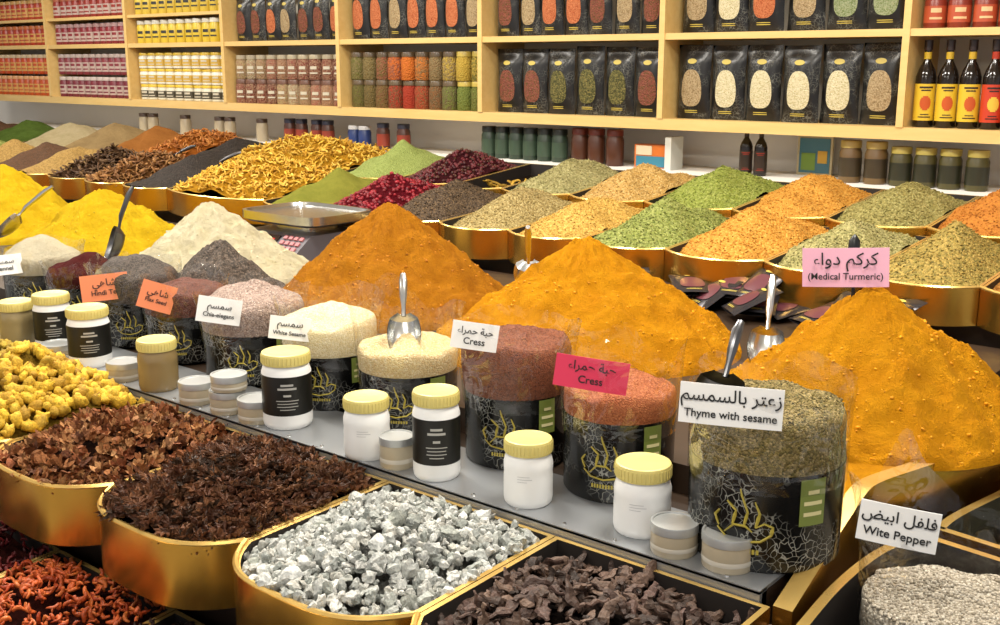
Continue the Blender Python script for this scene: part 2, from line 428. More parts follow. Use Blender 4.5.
def bottle(mb,x,y,z,r,h,ms):
    g,lab,cap,l2=ms
    mb.lathe(x,y,z,[(0,0,g),(r*.9,0,g),(r,.006,g),(r,h*.58,g),(r*.8,h*.66,g),(r*.36,h*.76,g),(r*.34,h*.88,g),(r*.42,h*.88,cap),(r*.42,h*.995,cap),(0,h,cap)],20)
    mb.lathe(x,y,z,[(r+.0008,h*.08),(r+.0008,h*.5,lab)],20)
    # printed label: round fruit motif made of stacked narrow bands, and lettering lines
    for k in range(9):
        q=(k-4)/4.5; mb.cylpatch(x,y,r+.0016,-1.15,1.05*math.sqrt(1-q*q),z+h*(.2+.018*k),z+h*(.2+.018*(k+1)),l2,8)
    for zz,w,hh in ((.45,1.3,.02),(.42,.9,.014),(.115,1.2,.012),(.145,.8,.01)): mb.cylpatch(x,y,r+.0016,-1.15,w,z+h*zz,z+h*(zz+hh),cap,6)
    mb.lathe(x,y,z,[(r*.37,h*.78),(r*.37,h*.86,lab)],20)
def bottlerow(name,x0,n,sp,z,h,r,mats,y=4.13,alt=None):
    mb=MB()
    for i in range(n):
        k=0 if not alt or i<alt else 3
        bottle(mb,x0+i*sp,y,z,r,h,(0,1+k,2+k if k==0 else 2,3+k))
    mb.build(name,mats)
GL=plain('#1a120c',.12,name='dark_glass')
bottlerow('sauce_bottle_row',P[7]+.055,7,.078,1.42,.31,.036,[GL,pc('#d0ae2e'),pc('#2a1a14'),pc('#b8501a'),pc('#b8381c'),pc('#e0d0b8'),pc('#d8b03a')],alt=3)
bottlerow('sauce_bottle_row',P[7]+.6,5,.078,1.42,.31,.036,[GL,pc('#b8381c'),pc('#2a1a14'),pc('#e8d8c0')])
jargrid('jam_jar_row',P[7],P[8],1.768,11,2,.13,lambda i,L:pc('#7a2a1a'),lambda i,L:pc('#b8702a'),lambda i,L:pc('#a84a2c'),mark=pc('#d8b080'))
pouchrow(P[8],P[9],1.42,6,['tan','cream']); pouchrow(P[8],P[9],1.768,6,['tan','cream'])

# back ledge beneath the shelf and things on it
mb=MB(); mb.box(-8.3,.6,4.02,4.39,0,1.2); mb.build('back_ledge',[WALLM])
def stand(name,xs,z,r,h,b,l,lab=None,y=4.14):
    mb=MB(); mats=[pc(b),pc(l)]+([pc(lab)] if lab else [])
    for x in xs: jar_simple(mb,x,y,z,r,h,0,1,18,2 if lab else None)
    mb.build(name,mats)
stand('glass_jar_row',[-3.47+.085*i for i in range(6)],1.2,.038,.15,'#2c3a2c','#20241f','#3a4a3a')
stand('tea_jar_row',[-2.93,-2.84,-2.74],1.2,.04,.16,'#4a2818','#6a2a1c')
stand('brown_jar_pair',[-1.66,-1.56],1.2,.042,.16,'#6a5230','#b8a25c','#3a3020')
stand('olive_jar_row',[-1.465,-1.375,-1.285,-1.19],1.2,.04,.145,'#4a4420','#b0a050','#2a2a1c')
stand('maroon_jar_row',[-4.95,-4.85,-4.72,-4.63,-4.2,-4.05],1.2,.035,.14,'#4a2c22','#2a2a3a','#8a3a2a')
stand('blue_tin_row',[-4.42,-4.34],1.2,.035,.12,'#2a3a6a','#c8c8c8')
stand('beige_jar_row',[-5.2,-5.5,-5.6,-5.95,-6.3,-6.4],1.2,.035,.13,'#a89a80','#4a3a30')
mb=MB()
for x in (-2.1,-2.035): bottle(mb,x,4.14,1.2,.026,.2,(0,1,2,1))
mb.build('dark_bottle_pair',[GL,pc('#2c2018'),pc('#8a2a1c')])
mb=MB(); mb.box(-2.65,-2.47,4.16,4.22,1.2,1.30,0); mb.box(-2.64,-2.48,4.157,4.16,1.205,1.25,1); mb.box(-2.64,-2.56,4.156,4.16,1.255,1.295,2)
mb.box(-2.46,-2.43,4.1,4.2,1.2,1.34,3)
mb.build('sweets_box',[pc('#d0702a'),pc('#3a8098'),pc('#d8c8a8'),pc('#c8c8c0')])
mb=MB(); mb.box(-1.95,-1.8,4.3,4.31,1.2,1.36,0); mb.box(-1.94,-1.81,4.297,4.3,1.21,1.35,1); mb.box(-1.93,-1.87,4.295,4.3,1.22,1.29,2); mb.box(-1.86,-1.82,4.295,4.3,1.25,1.3,3)
mb.build('small_poster',[pc('#c8b890'),pc('#4a7a8a'),pc('#7a9a3a'),pc('#d8a83a')])

# ------------------------------------------------------------------ stall carcass
CARC=wood('stall_wood_dark','#3a2a1c','#2a1e14')
mb=MB()
mb.box(-8.3,-.64,1.06,1.37,0,.76); mb.box(-8.3,-.64,1.38,2.86,0,.895); mb.box(-8.3,-.67,1.64,2.86,.895,.95)
mb.box(-8.3,-.1,2.95,3.45,0,.985); mb.box(-8.3,-.1,3.46,3.98,0,1.04)
mb.box(-8.3,-.64,.62,1.04,0,.58)
mb.build('stall_counter',[CARC])
mb=MB(); mb.box(-8.3,-.64,1.372,1.395,.83,.9,0)
mb.box(-8.3,-.64,1.372,1.56,.896,.902,0)
for i in range(70): mb.lathe(-.7-i*.1,1.385,.902,[(0,0,1),(.004,0,1),(.003,.002,1),(0,.0025,1)],8)
mb.build('steel_ledge',[plain('#a4a7aa',.35,.6,name='brushed_steel',var=.2),STEEL])

# front trays
TX=[-3.34,-2.95,-2.56,-2.17,-1.785,-1.395,-1.005,-.62]
T=[Bin(TX[i],TX[i+1],1.03,1.37,.88,.885,.09,.115,3.6) for i in range(7)]
for b in T: b.mesh('brass_tray',.010,28)
LT=[Bin(TX[i]-.19,TX[i+1]-.19,.74,1.02,.68,.70,.09,.1,4.0) for i in range(1,7)]
for b in LT: b.mesh('lower_brass_tray',.010,24)
hA=attrmat('dried_hibiscus',.65,300,.2); sA=attrmat('star_anise',.45,300,.4); rA=attrmat('grey_alum_rock',.9,120,.15); pA=attrmat('dark_dried_pod',.55,160); yA=attrmat('yellow_root',.75,150); cA=attrmat('dried_chili',.4,150); gA=attrmat('dried_strip',.6,150); seA=attrmat('loose_grain',.65,0,.2)
u=T[3]; u.heap('hibiscus_bed',powder('#2e180e',name='hibiscus_bed_dust'),.06,-.03,.02)
scatter('dried_hibiscus_heap',[flower() for _ in range(8)],u.pts(780,.06,-.018,nz=.02,lift=.012),.015,.023,['#8c5030','#70401f','#a46c42','#55301c','#b28254'],hA,1.1)
u=T[4]; u.heap('star_anise_bed',powder('#1e1108',name='anise_bed_dust'),.07,-.03,.02)
scatter('star_anise_heap',[star() for _ in range(10)],u.pts(760,.07,-.015,nz=.02,lift=.012),.020,.027,['#5c3622','#422614','#734a30','#33200f','#84593a'],sA,.45,smooth=False)
u=T[5]; u.heap('rock_bed',powder('#7c7c76',name='rock_dust'),.06,-.035,.015)
rk=[ico(2,.5,(1,U(.6,.95),U(.45,.8)),cuts=random.choice((3,5,7))) for _ in range(18)]
ps=u.pts(850,.07,-.028,nz=.02,lift=.012)
scatter('grey_stone_heap',rk,ps+[(a,b,c) for a,b,c in u.pts(900,.07,-.02,nz=.02,lift=.012)],.005,.0135,['#a4a7a2','#bfc0bb','#8d918b','#d0d0ca','#b3b1a8'],rA,1.5,smooth=False)
scatter('large_grey_stones',rk,u.pts(60,.07,-.016,nz=.02,lift=.008),.013,.019,['#a8aba6','#c2c3be','#95988f'],rA,1.5,smooth=False)
u=T[6]; u.heap('pod_bed',powder('#1c1410',name='pod_dust'),.04,-.05,.015)
scatter('dried_pod_heap',[bent(1,.17,1.8,7,10,.45,rag=.22) for _ in range(12)],u.pts(340,.05,-.042,nz=.02,lift=.02),.04,.068,['#44322a','#57423a','#30231c','#6c5648','#4c392e'],pA,.5,smooth=False)
for k,(i,cs) in enumerate(((0,['#b8982a','#a08420','#c4a83a']),(1,['#b4962c','#9e8024','#8e741f']),(2,['#d0a82e','#b89022','#dab43c','#a07a1e']))):
    u=T[i]; u.heap('root_bed',powder('#7a5e18',name='root_dust'),.15,-.02,.02)
    scatter('dried_yellow_root_heap',[ico(2,.6,(1,U(.5,.7),U(.5,.65))) for _ in range(10)],u.pts(600,.15,-.01,nz=.02,lift=.01),.013,.023,cs,yA,.8)
for i,(u,cs) in enumerate(zip(LT,[['#5a1018','#6f1a20']]*2+[['#5a1a1c','#3a0f12','#7a2a2a']]+[['#b85426','#cc6c30','#a03c18','#c86034']]+[['#3a2014','#2a160e']]*2)):
    u.heap('spice_bed',powder('#3a120c',name='dried_spice_dust'),.03,-.03,.02)
    scatter('dried_chili_heap' if i==3 else 'dried_petal_heap',[bent(1,.17,3,5,6,.6,rag=.1) for _ in range(8)],u.pts(600 if i==3 else 420,.06,-.015,nz=.02,lift=.015),.02,.034,cs,cA,.8)

# ------------------------------------------------------------------ R2 / R3 bins
def S(n,*c,sc=170): return ('s',seeds(list(c),sc,n))
R2=[(-.49,-.18,'ground_cumin',S('cumin','#9c7a3a','#7a5f2c')),(-.80,-.49,'amber_spice',S('org1','#b07a34','#956024')),
 (-1.11,-.80,'coriander_seed',S('coriander','#98803c','#7d7034','#ae924c','#665c2c')),
 (-1.40,-1.11,'fennel_seed',S('fennel','#9e9460','#827e48','#b0a670','#646236')),
 (-1.73,-1.40,'ground_ginger',S('ginger','#c08630','#ac7426','#cc9a46')),
 (-2.05,-1.73,'oregano',S('herb','#828a42','#6a7230','#989c58','#525c24')),
 (-2.35,-2.05,'mustard_seed',S('mustard','#bc9444','#a47f36','#cca658')),
 (-2.67,-2.35,'cumin_seed',S('cumin2','#988450','#7c6c40','#ac9a68')),
 (-3.0,-2.67,'black_seed',S('blackseed','#4a3a28','#33281d','#645038')),
 (-3.33,-3.0,'barberry',('b',['#7c1420','#901c28','#5c0c18'])),
 (-3.66,-3.33,'henna_powder',('p',powder('#98963f','#848634',name='henna'))),
 (-4.35,-3.66,'dried_mango',('c',['#dab03a','#c8962a','#e4c054','#b8841e'])),
 (-4.7,-4.35,'black_lime',S('blk','#2c2520','#1c1814','#3a302a')),
 (-5.03,-4.7,'cassia_bark',('k',['#84582e','#6c4624','#9c703e'])),
 (-5.37,-5.03,'tree_bark',('k',['#5a3e26','#46301e','#6c5030'])),
 (-5.72,-5.37,'tan_spice',S('tansp','#a28248','#806430')),
 (-6.06,-5.72,'clove',S('clove','#5c3e28','#44301e')),(-6.4,-6.06,'brown_lentil',S('tansp','#a28248','#806430')),
 (-6.75,-6.4,'dried_thyme',S('herb','#828a42','#6a7230','#989c58','#525c24')),(-7.1,-6.75,'allspice',S('clove','#5c3e28','#44301e')),(-7.45,-7.1,'red_lentil',S('org1','#b07a34','#956024'))]
R3=[(-.8,-.45,'curry_blend',S('org1','#b07a34','#956024')),(-1.13,-.8,'orange_spice',('s',seeds(['#bc7a2c','#a86626'],200,'org2'))),
 (-1.46,-1.13,'cardamom_seed',S('olive','#8e8248','#726c38','#a49a60')),
 (-1.8,-1.46,'ground_spice',('s',seeds(['#c08630','#ac7426','#cc9a46'],220,'org3'))),
 (-2.16,-1.8,'green_herb',S('herb2','#828c38','#6c762c','#989e52')),
 (-2.5,-2.16,'yellow_lentil',S('mustard2','#b89250','#a27e40','#c8a86c')),
 (-2.84,-2.5,'anise_seed',S('fennel2','#928c5a','#7c7448','#a8a070')),
 (-3.1,-2.84,'dried_ginger',('c2',['#b89030','#987420'])),
 (-3.45,-3.1,'rose_bud',('b',['#5a1a20','#68222a','#40141a','#4a3020'])),
 (-3.85,-3.45,'dried_mint',S('herb3','#8c9854','#74803e')),
 (-4.75,-3.85,'dried_apricot',('c',['#dab03a','#c8962a','#e4c054','#b8841e'])),
 (-5.05,-4.75,'charcoal_lump',S('blk','#2c2520','#1c1814','#3a302a')),
 (-5.42,-5.05,'dried_orange_peel',('c',['#b06a28','#9a561c','#c07e38'])),
 (-5.85,-5.42,'paprika',('p',powder('#ae7238','#98602c',name='brownspice'))),
 (-6.3,-5.85,'ginger_powder',('p',powder('#a88e62','#927a54',name='tanpow'))),
 (-6.85,-6.3,'pale_flour',('p',powder('#c4b48e','#b0a078',name='palepow'))),
 (-7.4,-6.85,'sage_powder',('p',powder('#5a7030','#485c22',name='greenpow'))),
 (-7.9,-7.4,'clove_bud',S('clove','#5c3e28','#44301e'))]
berries=[ico(1,.25) for _ in range(5)]
grain=[ico(1,.15,(1,.5,.5)) for _ in range(4)]
curls=[bent(1,.16,2.2,5,6,.6,rag=.1) for _ in range(8)]
bark=[bent(1,.14,.5,5,4,.4,False) for _ in range(6)]
clod=[ico(1,.5,(1,.85,.7)) for _ in range(5)]
def fill(row,y0,y1,z0,z1,H0,dep):
    for x0,x1,nm,(k,m) in row:
        b=Bin(x0,x1,y0,y1,z0,z1,.065,dep); b.mesh('spice_bin',.009,12)
        H=H0*(x1-x0)/.33 if x1-x0<.5 else H0*1.15
        sd=U(0,90)
        if k in 's':
            h=b.heap(nm+'_heap',m,H,nz=.022,fine=.005,seed=sd)
            if x0>-3.05: scatter('loose_grains',grain,b.pts(1000,H,-.018,nz=.022,seed=sd),.0033,.005,_pal[m.name],seA,.5,parent=h)
        elif k=='p': b.heap(nm+'_heap',m,H,nz=.02,fine=.003,seed=sd)
        elif k=='b':
            h=b.heap(nm+'_heap',powder(m[2],name=nm),H,nz=.012); scatter('dried_berries',berries,b.pts(900,H,-.018,nz=.012),.006,.010,m,cA,1,parent=h)
        elif k=='c':
            h=b.heap(nm+'_heap',powder(m[3] if len(m)>3 else m[1],name=nm),H,nz=.03,pw=.8); scatter('dried_strips',curls,b.pts(1000 if x1-x0>.5 else 500,H,-.015,nz=.03,pw=.8,lift=.01),.025,.045,m,gA,.7,parent=h)
        elif k=='c2':
            h=b.heap(nm+'_heap',powder('#2a1f14',name=nm+'_bed'),.0,-.05); scatter('ginger_pieces',curls,[p for p in b.pts(26,.0,-.04,lift=.02) if p[1]<y0+.3],.05,.08,m,gA,.5,parent=h)
        elif k=='k':
            h=b.heap(nm+'_heap',powder(m[1],name=nm),H,nz=.02); scatter('bark_pieces',bark,b.pts(420,H,-.012,nz=.02,lift=.012),.03,.06,m,gA,.5,parent=h)
fill(R2,2.9,3.45,1.09,1.125,.125,.1)
fill(R3,3.46,3.99,1.15,1.2,.11,.1)

# ------------------------------------------------------------------ powder cones
def cone(name,cx,cy,z0,R,H,mat,n=190,m=80,rough=.024,sx=1,sy=1,seed=None,tip=.085,clods=0):
    seed=U(0,90) if seed is None else seed; V=[];F=[]
    def hh(r,a):
        k=max(0,1-math.sqrt(r*r+tip*tip)+tip*.6)
        k=k**1.06
        e=noise.noise(Vector((math.cos(a)*1.5+seed,math.sin(a)*1.5,r*2)))
        e2=noise.noise(Vector((math.cos(a)*5+seed,math.sin(a)*5,r*1.2)))
        return H*k*(1+.22*e*(r if r<.6 else 1.2-r)+.08*e2*min(r*2,1))
    def P(r,a):
        rr=R*r*(1+.10*noise.noise(Vector((math.cos(a)*1.2+seed,math.sin(a)*1.2,7)))*r)
        x=cx+rr*math.cos(a)*sx; y=cy+rr*math.sin(a)*sy
        z=z0+hh(r,a)+rough*noise.noise(Vector((x*14+seed,y*14,0)))*min(1,r*3)+rough*.4*noise.noise(Vector((x*38+seed,y*38,5)))+rough*.2*noise.noise(Vector((x*110+seed,y*110,5)))
        if r>=1: z=z0-.002
        return (x,y,z)
    V.append(P(0,0))
    for j in range(1,m+1):
        for i in range(n): V.append(P(j/m,2*math.pi*i/n))
    for i in range(n): F.append((0,1+i,1+(i+1)%n))
    for j in range(m-1):
        for i in range(n):
            a=1+j*n+i; b=1+j*n+(i+1)%n; F.append((a,a+n,b+n,b))
    mb=MB(); mb.add(V,F); ob=mb.build(name,[mat],ang=180)
    if clods: scatter('powder_clods',clod,[P(min(.97,U(.15,1)**.6),U(0,6.283)) for _ in range(clods)],.0015,.0052,_pal[mat.name],seA,1.5,parent=ob)
    return ob
TUR=powder('#dd9814','#cd860c',name='turmeric_powder')
YEL=powder('#e0bb20','#cfa716',name='yellow_powder')
cone('medical_turmeric_heap',-.79,2.14,.948,.335,.275,TUR,seed=3,clods=420)
cone('turmeric_heap',-1.57,2.25,.95,.39,.28,TUR,seed=12,clods=420)
cone('curry_powder_heap',-2.28,2.27,.95,.37,.31,powder('#bd7b18','#a96812',name='curry_powder'),seed=22,clods=380)
cone('flour_heap',-3.05,2.2,.95,.32,.255,powder('#e0d6b6','#d0c49c',name='pale_flour_powder'),seed=31,clods=200)
cone('yellow_corn_flour_heap',-3.80,2.25,.95,.36,.24,YEL,seed=41,clods=200)
cone('yellow_lentil_flour_heap',-4.55,2.25,.95,.38,.29,YEL,seed=51)
cone('hemp_seed_heap',-2.70,1.97,.95,.22,.19,seeds(['#4a4038','#2e2822','#6a5c50'],260,'chia_dark'),seed=61)
cone('brown_spice_heap',-5.3,2.25,.95,.36,.22,powder('#ae7238','#98602c',name='brownspice'),seed=71)
cone('rice_flour_heap',-6.05,2.25,.95,.36,.22,powder('#c4b48e','#b0a078',name='palepow'),seed=81)

# ------------------------------------------------------------------ signs
def sign(center,w,h,yaw,roll,card,lines,parent,lean=0):
    Mx=Matrix.Translation(Vector(center))@Matrix.Rotation(yaw,4,'Z')@Matrix.Rotation(math.radians(90)-lean,4,'X')@Matrix.Rotation(roll,4,'Z')
    mb=MB(); n=8; V=[];F=[]
    def bend(x): return .012*w/.15*(-(2*x/w)**2)
    for sz in (0,-.0012):
        for i in range(n+1):
            x=-w/2+w*i/n
            for y in (-h/2,h/2): V.append(Mx@Vector((x,y,sz+bend(x)*.25)))
    k=2*(n+1)
    for i in range(n):
        a=2*i; F.append((a,a+2,a+3,a+1)); F.append((k+a,k+a+1,k+a+3,k+a+2))
        F.append((a,k+a,k+a+2,a+2)); F.append((a+1,a+3,k+a+3,k+a+1))
    mb.add(V,F); mb.build('sign_card',[card],parent=parent)
    for t,sz,dy in lines:
        cu=D.curves.new('sign_text','FONT'); cu.body=t; cu.size=sz; cu.align_x='CENTER'; cu.align_y='CENTER'; cu.extrude=.0002; cu.offset=.0002
        cu.materials.append(INK); o=D.objects.new('sign_text',cu); SC.collection.objects.link(o)
        o.matrix_world=Matrix.Translation(-parent.location)@Mx@Matrix.Translation((0,dy,.0012)); o.parent=parent
def ar(*c): return ''.join(chr(x) for x in reversed(c))
A_cress=ar(0xFEA3,0xFE92,0xFE94,0x20,0xFEA3,0xFEE4,0xFEAE,0xFE8D,0xFE80)
A_thyme=ar(0xFEAF,0xFECB,0xFE98,0xFEAE,0x20,0xFE91,0xFE8E,0xFEDF,0xFEB4,0xFEE4,0xFEB4,0xFEE2)
A_pep=ar(0xFED3,0xFEE0,0xFED4,0xFEDE,0x20,0xFE8D,0xFE91,0xFEF4,0xFEBE)
A_tur=ar(0xFEDB,0xFEAE,0xFEDB,0xFEE2,0x20,0xFEA9,0xFEED,0xFE8D,0xFE80)
A_ses=ar(0xFEB3,0xFEE4,0xFEB4,0xFEE2); A_tea=ar(0xFEB7,0xFE8E,0xFEEB,0xFEF2)

# ------------------------------------------------------------------ wrapped containers
strokes=[[(-.032,.004),(-.02,-.006),(.0,-.009),(.022,-.005),(.034,.004),(.036,.014),(.026,.018),(.016,.012)],
 [(-.022,.0),(-.01,.012),(.004,.012),(.012,.006)],[(.002,.012),(.006,.03),(-.002,.05),(-.004,.058)],[(-.012,.012),(-.008,.03),(-.02,.04)],
 [(.016,.012),(.02,.03),(.014,.044)],[(-.03,.006),(-.036,.018),(-.03,.026)]]
def container(name,cx,cy,r,hb,zt,mat,dome=.02,film=.04,z0=.902,top_r=None,flare=.008,labels=True,twist=0,grains=0,gs=(.001,.0016),gb=None):
    E=empty(name,(cx,cy,z0)); tr=top_r or r*1.0
    ca=math.atan2(-cy,-cx)+twist
    mb=MB(); mb.lathe(cx,cy,z0,[(0,0),(r*.96,0),(r*.985,.004),(r,hb),(r-.003,hb),(r-.003,hb-.01)],48)
    mb.build('black_printed_tub',[CRK],parent=E)
    mb=MB(); n=64; m=22; V=[];F=[]; zc=zt-z0; sd=U(0,99)
    prof=[(r-.004,hb-.02),(r-.0015+(tr-r)*.3,hb+.005),(tr-.004,zc*.5+hb*.5),(tr-.004,zc-.01),(tr-.008,zc)]
    for p in prof:
        for i in range(n):
            a=2*math.pi*i/n; V.append((cx+p[0]*math.cos(a),cy+p[0]*math.sin(a),z0+p[1]+(.01*noise.noise(Vector((math.cos(a)*2+sd,math.sin(a)*2,0))) if p[1]>=zc-.011 else 0)))
    def top(q,a):
        rr=(tr-.008)*max(q,.001); x=cx+rr*math.cos(a);y=cy+rr*math.sin(a)
        z=z0+zc+dome*(1-q**1.3)+.018*noise.noise(Vector((x*16+sd,y*16,0)))*(1-q*.5)+.003*noise.noise(Vector((x*60+sd,y*60,0)))+.01*noise.noise(Vector((math.cos(a)*2+sd,math.sin(a)*2,0)))*q
        return x,y,z
    for j in range(m-1,-1,-1):
        for i in range(n): V.append(top(j/m,2*math.pi*i/n))
    R=len(prof)+m
    for j in range(R-1):
        for i in range(n): i2=(i+1)%n; F.append((j*n+i,j*n+i2,(j+1)*n+i2,(j+1)*n+i))
    mb.add(V,F); mb.build('contents',[mat],parent=E,ang=180)
    if grains:
        scatter('loose_grains',gb or grain,[top(math.sqrt(U(0,1)),U(0,6.283)) for _ in range(grains)],gs[0],gs[1],_pal[mat.name],seA,.6,parent=E)
    mb=MB(); n=120; V=[];F=[]; m=14
    for j in range(m+1):
        q=j/m
        for i in range(n):
            a=2*math.pi*i/n; tp=zc+film*(1+.9*noise.noise(Vector((math.cos(a)*1.4+sd,math.sin(a)*1.4,2))))
            z=hb-.03+(tp-hb+.03)*q
            rr=(r+.0025)+(max(tr,r)-r)*min(1,q*1.6)+flare*q**3*(1+1.4*noise.noise(Vector((math.cos(a)*3+sd,math.sin(a)*3,q))))+.004*noise.noise(Vector((math.cos(a)*6,math.sin(a)*6,q*3+sd)))*q
            V.append((cx+rr*math.cos(a),cy+rr*math.sin(a),z0+z))
    for j in range(m):
        for i in range(n): i2=(i+1)%n; F.append((j*n+i,j*n+i2,(j+1)*n+i2,(j+1)*n+i))
    mb.add(V,F); mb.build('cellophane',[FILM],parent=E,ang=180)
    if labels:
        mb=MB(); mb.cylpatch(cx,cy,r+.0012,ca+.62,.36,z0+hb*.5,z0+hb*.97,0)
        for k in range(3): mb.cylpatch(cx,cy,r+.002,ca+.62,.26-(k==2)*.1,z0+hb*(.60+.11*k),z0+hb*(.64+.11*k),1)
        s=hb/.13*1.05
        for st in strokes:
            P=[]
            for (x,z) in st:
                a=ca-.25+x*s/r; P.append((cx+(r+.001)*math.cos(a),cy+(r+.001)*math.sin(a),z0+hb*.38+z*s))
            PP=[]
            for i in range(len(P)-1):
                for q in (0,.33,.66): PP.append(tuple(P[i][c]*(1-q)+P[i+1][c]*q for c in range(3)))
            PP.append(P[-1]); k=len(PP); mb.tube(PP,[.0026*s*(.35+.65*math.sin(math.pi*(.1+.8*i/(k-1)))) for i in range(k)],5,2,.6)
        for k in range(9): mb.cylpatch(cx,cy,r+.0012,ca-.25+(k-4)*.05,.034,z0+hb*.20,z0+hb*.25,2,2)
        mb.build('gold_print',[plain('#74823a',.5,name='olive_label'),plain('#d8d09a',.5,name='label_print'),plain('#a8983c',.4,name='gold_calligraphy')],parent=E)
    return E
PINK=plain('#e8afc4',.6,name='pink_card'); RED=plain('#dc3458',.6,name='red_card'); ORC=plain('#e4855a',.6,name='orange_card')
thyme=seeds(['#665830','#847440','#484424','#9e8a5a','#5c4e28'],330,'thyme_mix')
cress=seeds(['#a05a34','#8a4a28','#b46e44'],420,'red_cress_seed'); cress_d=seeds(['#6e3e2a','#864e32','#563022'],420,'dark_cress_seed')
wses=seeds(['#dccda4','#d0bd8e','#e4d9b8'],330,'white_sesame'); sesb=seeds(['#d2bd8c','#c6a874','#dccea4'],330,'sesame_tan')
chia=seeds(['#8a7468','#a48e80','#6c584e','#b4a296'],330,'chia_seed'); chiab=seeds(['#5a3228','#6a4032','#442820'],330,'dark_red_seed')
blk=seeds(['#3c3630','#5a5048','#2a2420'],330,'hemp_dark'); mar=powder('#5a2422','#481a18',name='maroon_powder'); cre=powder('#d8ceb2','#cabc9c',name='cream_powder')
E=container('thyme_sesame_container',-.715,1.53,.120,.155,1.135,thyme,.02,.04,top_r=.120,grains=1800,gs=(.0016,.003))
sign((-.708,1.387,1.165),.148,.06,.47,-.03,CARD,[(A_thyme,.026,.013),('Thyme with sesame',.0165,-.014)],E,.1)
E=container('red_cress_container',-1.03,1.59,.1,.145,1.09,cress,.02,.07,top_r=.104,grains=1200)
sign((-1.015,1.477,1.137),.125,.055,.55,-.12,RED,[(A_cress,.021,.012),('Cress',.018,-.011)],E,.1)
E=container('dark_cress_container',-1.275,1.6,.1,.14,1.135,cress_d,.02,.04,top_r=.110,grains=1200)
sign((-1.266,1.468,1.165),.085,.05,.72,-.15,CARD,[(A_cress,.017,.009),('Cress',.017,-.010)],E,.1)
container('sesame_container',-1.585,1.62,.105,.12,1.07,sesb,.025,.09,top_r=.110,grains=1000)
E=container('white_sesame_container',-1.83,1.62,.105,.12,1.09,wses,.035,.05,top_r=.110,grains=1000)
sign((-1.815,1.494,1.09),.088,.05,.85,-.15,CARD,[(A_ses,.02,.01),('White Sesame',.012,-.011)],E,.1)
E=container('chia_container',-2.13,1.64,.12,.12,1.085,chia,.05,.03,top_r=.128,grains=1000)
sign((-2.078,1.505,1.09),.10,.06,.95,-.2,CARD,[(A_ses,.02,.01),('Chia-elegans',.014,-.011)],E,.1)
E=container('red_seed_container',-2.41,1.64,.1,.12,1.08,chiab,.02,.03,top_r=.106)
sign((-2.365,1.53,1.08),.085,.07,1.0,-.35,ORC,[(A_tea,.022,.01),('Flax Seed',.014,-.011)],E,.1)
E=container('black_tea_container',-2.66,1.66,.11,.12,1.09,blk,.06,.03,top_r=.115)
sign((-2.62,1.54,1.07),.12,.07,1.05,.05,ORC,[(A_tea,.026,.012),('Hindi Tea',.018,-.014)],E,.1)
container('maroon_powder_container',-2.95,1.68,.11,.12,1.06,mar,.05,.03,top_r=.115)
E=container('cream_powder_container',-3.24,1.7,.115,.12,1.07,cre,.06,.03,top_r=.12)
sign((-3.2,1.56,1.06),.1,.06,1.1,.05,CARD,[(A_ses,.02,.01),('Fennel',.018,-.011)],E,.1)

# medical turmeric sign on a stick
E=empty('medical_turmeric_sign',(-.83,2.12,1.2))
mb=MB(); mb.tube([(-.825,2.12,1.14),(-.825,2.12,1.2),(-.83,2.12,1.3)],.004,8,0); mb.lathe(-.83,2.12,1.285,[(0,0),(.012,.002),(.011,.02),(.004,.03),(0,.033)],12)
mb.build('stick',[BLACK],parent=E)
sign((-.835,2.095,1.253),.165,.078,.36,.06,PINK,[(A_tur,.034,.016),('(Medical Turmeric)',.0185,-.018)],E,.05)

# ------------------------------------------------------------------ jars on the ledge
def white_jar(x,y,h,r,kind):
    d=math.hypot(x,y); cx,cy=x*(1+r/d),y*(1+r/d); z=.902; ca=math.atan2(-cy,-cx)
    E=empty({'w':'white_jar','b':'labelled_jar','c':'clear_spice_jar','t':'small_tin'}[kind],(cx,cy,z))
    mb=MB(); lh=.024
    body=[(0,0),(r*.9,0),(r*.97,.004),(r,.012),(r,h*.42),(r*.985,h*.5),(r*1.0,h*.56),(r,h-lh-.018),(r*.93,h-lh-.007),(r*.9,h-lh-.003),(r*.9,h-lh+.002)]
    mb.lathe(cx,cy,z,body,40); mb.build('jar_body',[WHITE if kind in 'wb' else plain('#84704a' if h<.122 else '#8e805c',.2,name='spice_in_jar')],parent=E)
    mb=MB()
    L=[(r*.92,h-lh),(r*.965,h-lh),(r*.97,h-lh+.003),(r*.97,h-.004),(r*.95,h-.001),(r*.9,h),(r*.82,h-.0015),(0,h-.0015)]
    mb.lathe(cx,cy,z,L,40)
    for k in range(40):
        a=2*math.pi*k/40; mb.tube([(cx+r*.975*math.cos(a),cy+r*.975*math.sin(a),z+h-lh+.003),(cx+r*.975*math.cos(a),cy+r*.975*math.sin(a),z+h-.005)],.0012,4,0)
    mb.build('screw_lid',[YLID],parent=E)
    if kind=='b':
        mb=MB(); mb.lathe(cx,cy,z,[(r*1.008,h*.2),(r*1.008,h*.72)],40)
        for k,(w,zz) in enumerate(((.5,.6),(.75,.55),(.3,.46),(.9,.40),(.8,.36),(.85,.32),(.6,.28))): mb.cylpatch(cx,cy,r*1.015,ca,w,z+h*zz,z+h*(zz+(.028 if k<3 else .011)),1)
        mb.build('label',[LABEL,plain('#a9a7a0',.5,name='label_lettering')],parent=E)
    if kind=='w':
        mb=MB()
        for (w,zz,o) in ((.5,.5,-.2),(.6,.46,-.15),(.4,.42,-.25)): mb.cylpatch(cx,cy,r*1.006,ca+o,w,z+h*zz,z+h*(zz+.008),0)
        mb.build('print',[plain('#b8b8b8',.5,name='faint_print')],parent=E)
